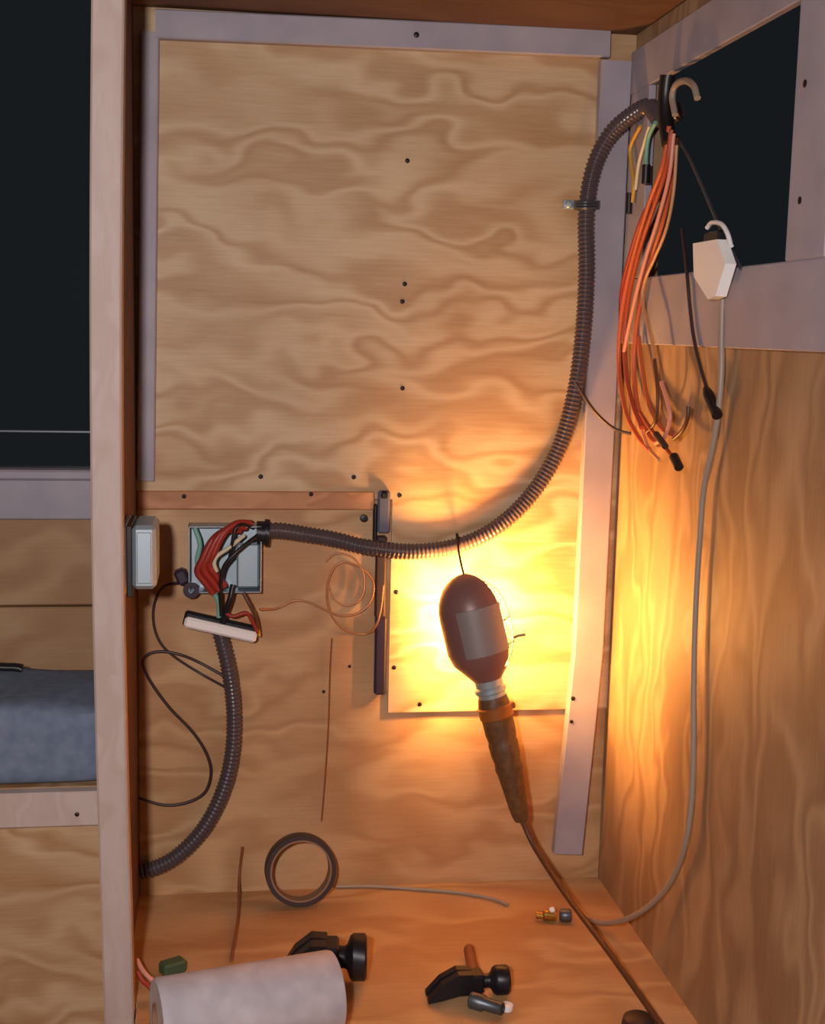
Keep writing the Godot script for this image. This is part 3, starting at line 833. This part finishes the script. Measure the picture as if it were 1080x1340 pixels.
	wire_thing("grey_cable", [Vector3(0.384, 0.949, 0.436), Vector3(0.384, 0.923, 0.435), Vector3(0.384, 0.886, 0.438), Vector3(0.384, 0.840, 0.443), Vector3(0.384, 0.793, 0.440), Vector3(0.384, 0.745, 0.426), Vector3(0.384, 0.694, 0.405), Vector3(0.384, 0.635, 0.401), Vector3(0.384, 0.575, 0.399), Vector3(0.384, 0.505, 0.401), Vector3(0.384, 0.436, 0.408), Vector3(0.384, 0.358, 0.419), Vector3(0.384, 0.287, 0.422), Vector3(0.384, 0.224, 0.408), Vector3(0.384, 0.159, 0.368), Vector3(0.375, 0.100, 0.317), Vector3(0.360, 0.050, 0.257), Vector3(0.345, 0.017, 0.198), Vector3(0.330, -0.002, 0.137)], 0.0042, M.grey_cable, "long pale grey cable hanging down the right wall to the floor", "cable")
	# dim things outside, seen through the opening
	org = Vector3.ZERO

func make_floor_things() -> void:
	# roll of tape leaning on the wall
	var q := Vector3(-0.098, 0.0, 0.075)
	var t := thing("tape_roll", q, "dark roll of tape with a cardboard core leaning against the back wall", "tape")
	var bas := aim(Vector3(0.05, 0.16, 1.0), Vector3.UP)
	var mid := q + Vector3(0, 0.056, -0.022)
	var st := begin()
	lathe(st, [Vector2(0.0475, -0.013), Vector2(0.054, -0.013), Vector2(0.0545, -0.012), Vector2(0.0545, 0.012), Vector2(0.054, 0.013), Vector2(0.0475, 0.013)], mid, bas, 40)
	obj("tape", st, M.tape, t)
	st = begin()
	lathe(st, [Vector2(0.0475, -0.0135), Vector2(0.0475, 0.0135), Vector2(0.045, 0.0135), Vector2(0.045, -0.0135), Vector2(0.0475, -0.0135)], mid, bas, 40)
	obj("core", st, M.card, t)
	wire_thing("thin_stick", [Vector3(-0.186, 0.077, 0.008), Vector3(-0.191, 0.026, 0.010), Vector3(-0.194, 0.008, 0.107), Vector3(-0.205, 0.003, 0.233)], 0.0023, M.wood_handle, "thin brown wire hanging down the wall and bent out over the floor", "wire")
	wire_thing("floor_cable", [Vector3(-0.037, 0.004, 0.005), Vector3(0.023, 0.004, 0.010), Vector3(0.083, 0.004, 0.025), Vector3(0.153, 0.004, 0.046), Vector3(0.203, 0.004, 0.073), Vector3(0.222, 0.004, 0.097)], 0.0026, M.grey_cable, "thin pale cable lying on the floor along the back wall", "cable")
	# paper roll
	var a := Vector3(-0.076, 0.051, 0.420)
	var b := Vector3(-0.296, 0.051, 0.472)
	t = thing("paper_roll", (a + b) / 2 - Vector3(0, 0.051, 0), "big white paper roll lying on the floor beside the post", "roll")
	bas = aim(a - b)
	var len := (a - b).length()
	st = begin()
	var pr := [Vector2(0.022, 0.0), Vector2(0.049, 0.0), Vector2(0.051, 0.003), Vector2(0.051, len - 0.006), Vector2(0.0495, len - 0.001), Vector2(0.047, len), Vector2(0.022, len), Vector2(0.022, 0.0)]
	lathe(st, pr, b, bas, 48)
	obj("paper", st, M.paper, t)
	st = begin()
	lathe(st, [Vector2(0.019, -0.002), Vector2(0.0222, -0.002), Vector2(0.0222, len + 0.002), Vector2(0.019, len + 0.002), Vector2(0.019, -0.002)], b, bas, 24)
	obj("core", st, M.card, t)
	# hammer head behind the roll: claw to the left, face to the right
	var h: Vector3 = Vector3(-0.072, 0.040, 0.308)
	t = thing("hammer", Vector3(h.x, 0, h.z), "black claw hammer head sticking up behind the white paper roll", "hammer")
	hammer_parts(t, h, Basis(Vector3.UP, -0.1), 0.66, 1.2, Vector3(-0.05, -1.0, -0.1), 0.041, M.wood_handle)
	# second hammer in the middle of the floor
	h = Vector3(0.118, 0.022, 0.360)
	t = thing("hammer", Vector3(h.x, 0, h.z), "black hammer with a brown handle in the middle of the floor", "hammer")
	hammer_parts(t, h, Basis(Vector3.UP, 0.0), 0.62, 0.75, Vector3(0.12, -0.1, -1.0), 0.11, M.wood_handle)
	# socket in front of it
	q = Vector3(0.124, 0.000, 0.402)
	t = thing("steel_socket", q, "small shiny steel socket on the floor in front of the second hammer", "socket")
	var ax := Vector3(0.8, 0.0, 0.6)
	st = begin()
	lathe(st, [Vector2(0.0, 0.0), Vector2(0.010, 0.0), Vector2(0.011, 0.001), Vector2(0.011, 0.018), Vector2(0.0085, 0.021), Vector2(0.0085, 0.046), Vector2(0.006, 0.047), Vector2(0.006, 0.03), Vector2(0.0, 0.03)], q + Vector3(-0.017, 0.0112, -0.014), aim(ax, Vector3.UP), 20)
	obj("barrel", st, M.steel_dark, t)
	st = begin()
	lathe(st, [Vector2(0.0, 0.0), Vector2(0.0075, 0.0), Vector2(0.0082, 0.003), Vector2(0.0075, 0.008), Vector2(0.0, 0.009)], q + Vector3(0.030, 0.0, -0.004), aim(Vector3(0.1, 1.0, 0.1)), 14)
	obj("ball", st, M.white, t)
	# green block, pink pair, red wire
	q = Vector3(-0.285, 0.000, 0.253)
	org = q
	st = begin()
	bx(st, q + Vector3(0, 0.009, 0), Vector3(0.034, 0.018, 0.022), 0.003, Basis(Vector3.UP, 0.5) * Basis(Vector3.BACK, 0.0))
	tag(obj("terminal_block", st, M.green), "small dark green block on the floor near the foot of the post", "block")
	wire_thing("pink_wire", [Vector3(-0.331, 0.040, 0.290), Vector3(-0.321, 0.030, 0.305), Vector3(-0.307, 0.020, 0.313), Vector3(-0.293, 0.012, 0.311), Vector3(-0.277, 0.006, 0.306)], 0.0034, M.pink, "upper pink wire curving from the post foot to the paper roll")
	wire_thing("pink_wire", [Vector3(-0.329, 0.035, 0.314), Vector3(-0.321, 0.025, 0.321), Vector3(-0.311, 0.015, 0.323), Vector3(-0.305, 0.006, 0.343)], 0.0030, M.red, "lower dark pink wire bending down beside the post foot")
	wire_thing("red_wire", [Vector3(-0.247, 0.006, 0.280), Vector3(-0.218, 0.006, 0.278), Vector3(-0.192, 0.006, 0.268), Vector3(-0.161, 0.006, 0.258)], 0.0036, M.red, "thin red wire lying on the floor right behind the white paper roll")
	# brass fitting at the end of the grey cable
	q = Vector3(0.280, 0.000, 0.152)
	t = thing("brass_fitting", q, "small brass hose fitting lying at the end of the grey cable", "fitting")
	bas = aim(Vector3(-1, 0, -0.15), Vector3.UP)
	st = begin()
	lathe(st, [Vector2(0.0, -0.004), Vector2(0.008, -0.004), Vector2(0.009, 0.0), Vector2(0.009, 0.014), Vector2(0.006, 0.016), Vector2(0.006, 0.026), Vector2(0.0, 0.026)], q + Vector3(0, 0.0095, 0), bas, 6)
	obj("nut", st, M.brass, t)
	st = begin()
	lathe(st, [Vector2(0.0, 0.0), Vector2(0.009, 0.0), Vector2(0.010, 0.002), Vector2(0.010, 0.014), Vector2(0.007, 0.018), Vector2(0.0, 0.018)], q + Vector3(0.027, 0.0105, 0.004), bas, 18)
	obj("hose_clamp", st, M.steel_dark, t)
	st = begin()
	lathe(st, [Vector2(0.0, 0.0), Vector2(0.004, 0.0), Vector2(0.005, 0.003), Vector2(0.003, 0.006), Vector2(0.0, 0.0065)], q + Vector3(-0.003, 0.018, 0.002), aim(Vector3(0.1, 1, 0.3)), 12)
	obj("valve", st, M.white, t)
	# dark cap at the bottom edge
	q = Vector3(0.315, 0.000, 0.457)
	org = q
	st = begin()
	lathe(st, [Vector2(0.0, 0.0), Vector2(0.021, 0.0), Vector2(0.022, 0.002), Vector2(0.020, 0.012), Vector2(0.017, 0.014), Vector2(0.0, 0.014)], q, Basis.IDENTITY, 24)
	tag(obj("bottle_cap", st, M.tape), "dark brown round cap on the floor beside the lamp cord", "cap")
	org = Vector3.ZERO

# head about h (eye of the hammer), face to +x of basis, claw to -x; kx scales its length, kr its girth
func hammer_parts(t: Node3D, h: Vector3, b: Basis, kx: float, kr: float, handle_dir: Vector3, handle_len: float, wood: Material) -> void:
	var st := begin()
	lathe(st, [Vector2(0.0, 0.0), Vector2(0.014, 0.0), Vector2(0.012, 0.028), Vector2(0.014, 0.034), Vector2(0.023, 0.040), Vector2(0.026, 0.046), Vector2(0.026, 0.070), Vector2(0.023, 0.074), Vector2(0.0, 0.075)].map(func(v): return Vector2(v.x * kr, v.y * kx)), h, b * aim(Vector3.RIGHT), 22)
	obj("face", st, M.blacksteel, t)
	st = begin()
	bx(st, h, Vector3(0.034 * kx, 0.036 * kr, 0.036 * kr), 0.005 * kx, b)
	obj("eye", st, M.blacksteel, t)
	# two curved claw prongs that taper to an edge
	for s in [-1.0, 1.0]:
		st = begin()
		var top := [Vector2(-0.008, 0.021), Vector2(-0.040, 0.022), Vector2(-0.075, 0.006), Vector2(-0.105, -0.022)]
		var bot := [Vector2(-0.008, -0.017), Vector2(-0.040, -0.017), Vector2(-0.075, -0.024), Vector2(-0.105, -0.028)]
		for i in 3:
			var v := []
			for z in [0.001 + 0.002 * i, 0.018 + 0.001 * i]:
				for p in [top[i], bot[i]]:
					v.append(h + b * Vector3(p.x * kx, p.y * kr, s * z * kr))
			for z in [0.001 + 0.002 * (i + 1), 0.018 + 0.001 * (i + 1)]:
				for p in [top[i + 1], bot[i + 1]]:
					v.append(h + b * Vector3(p.x * kx, p.y * kr, s * z * kr))
			var ref := Vector3.ZERO
			for p in v:
				ref += p / 8.0
			for f in [[0, 1, 5, 4], [2, 3, 7, 6], [0, 2, 6, 4], [1, 3, 7, 5]]:
				poly(st, [v[f[0]], v[f[1]], v[f[2]], v[f[3]]], ref)
			if i == 0:
				poly(st, [v[0], v[1], v[3], v[2]], ref)
			if i == 2:
				poly(st, [v[4], v[5], v[7], v[6]], ref)
		obj("claw", st, M.blacksteel, t)
	st = begin()
	var e := h + handle_dir.normalized() * handle_len
	tube(st, curve([h, h.lerp(e, 0.3), h.lerp(e, 0.7), e], 0.01), [0.008], 10, 1.2)
	obj("handle", st, wood, t)

const LAMP := 0.43
const FLASH := 1.75

func _ready() -> void:
	# camera
	var cam := Camera3D.new()
	cam.name = "camera"
	cam.position = Vector3(-0.2212, 0.8859, 1.9663)
	cam.rotation_order = EULER_ORDER_YXZ
	cam.rotation_degrees = Vector3(-8.0, -8.5, 1.3)
	cam.fov = rad_to_deg(2.0 * atan(670.0 / 1700.0))
	cam.near = 0.02
	add_child(cam)
	# night air
	var we := WorldEnvironment.new()
	we.name = "night"
	var env := Environment.new()
	env.background_mode = Environment.BG_COLOR
	env.background_color = rgb(21, 25, 28)
	env.tonemap_mode = Environment.TONE_MAPPER_LINEAR
	env.tonemap_exposure = 1.0
	env.sdfgi_enabled = true
	env.ssao_enabled = true
	env.ssil_enabled = true
	we.environment = env
	add_child(we)
	# the camera's flash, a hand's width left of the lens
	var fl := OmniLight3D.new()
	fl.name = "flash_light"
	fl.position = Vector3(-0.37, 0.97, 1.98)
	fl.light_color = Color(1.0, 0.95, 0.94)
	fl.light_energy = FLASH
	fl.light_size = 0.03
	fl.omni_range = 8.0
	fl.omni_attenuation = 2.0
	fl.shadow_enabled = true
	add_child(fl)

	make_materials()
	make_room()
	make_bay()
	make_edge_strip()
	make_lamp()
	make_looms()
	make_boxes()
	make_right_wires()
	make_floor_things()
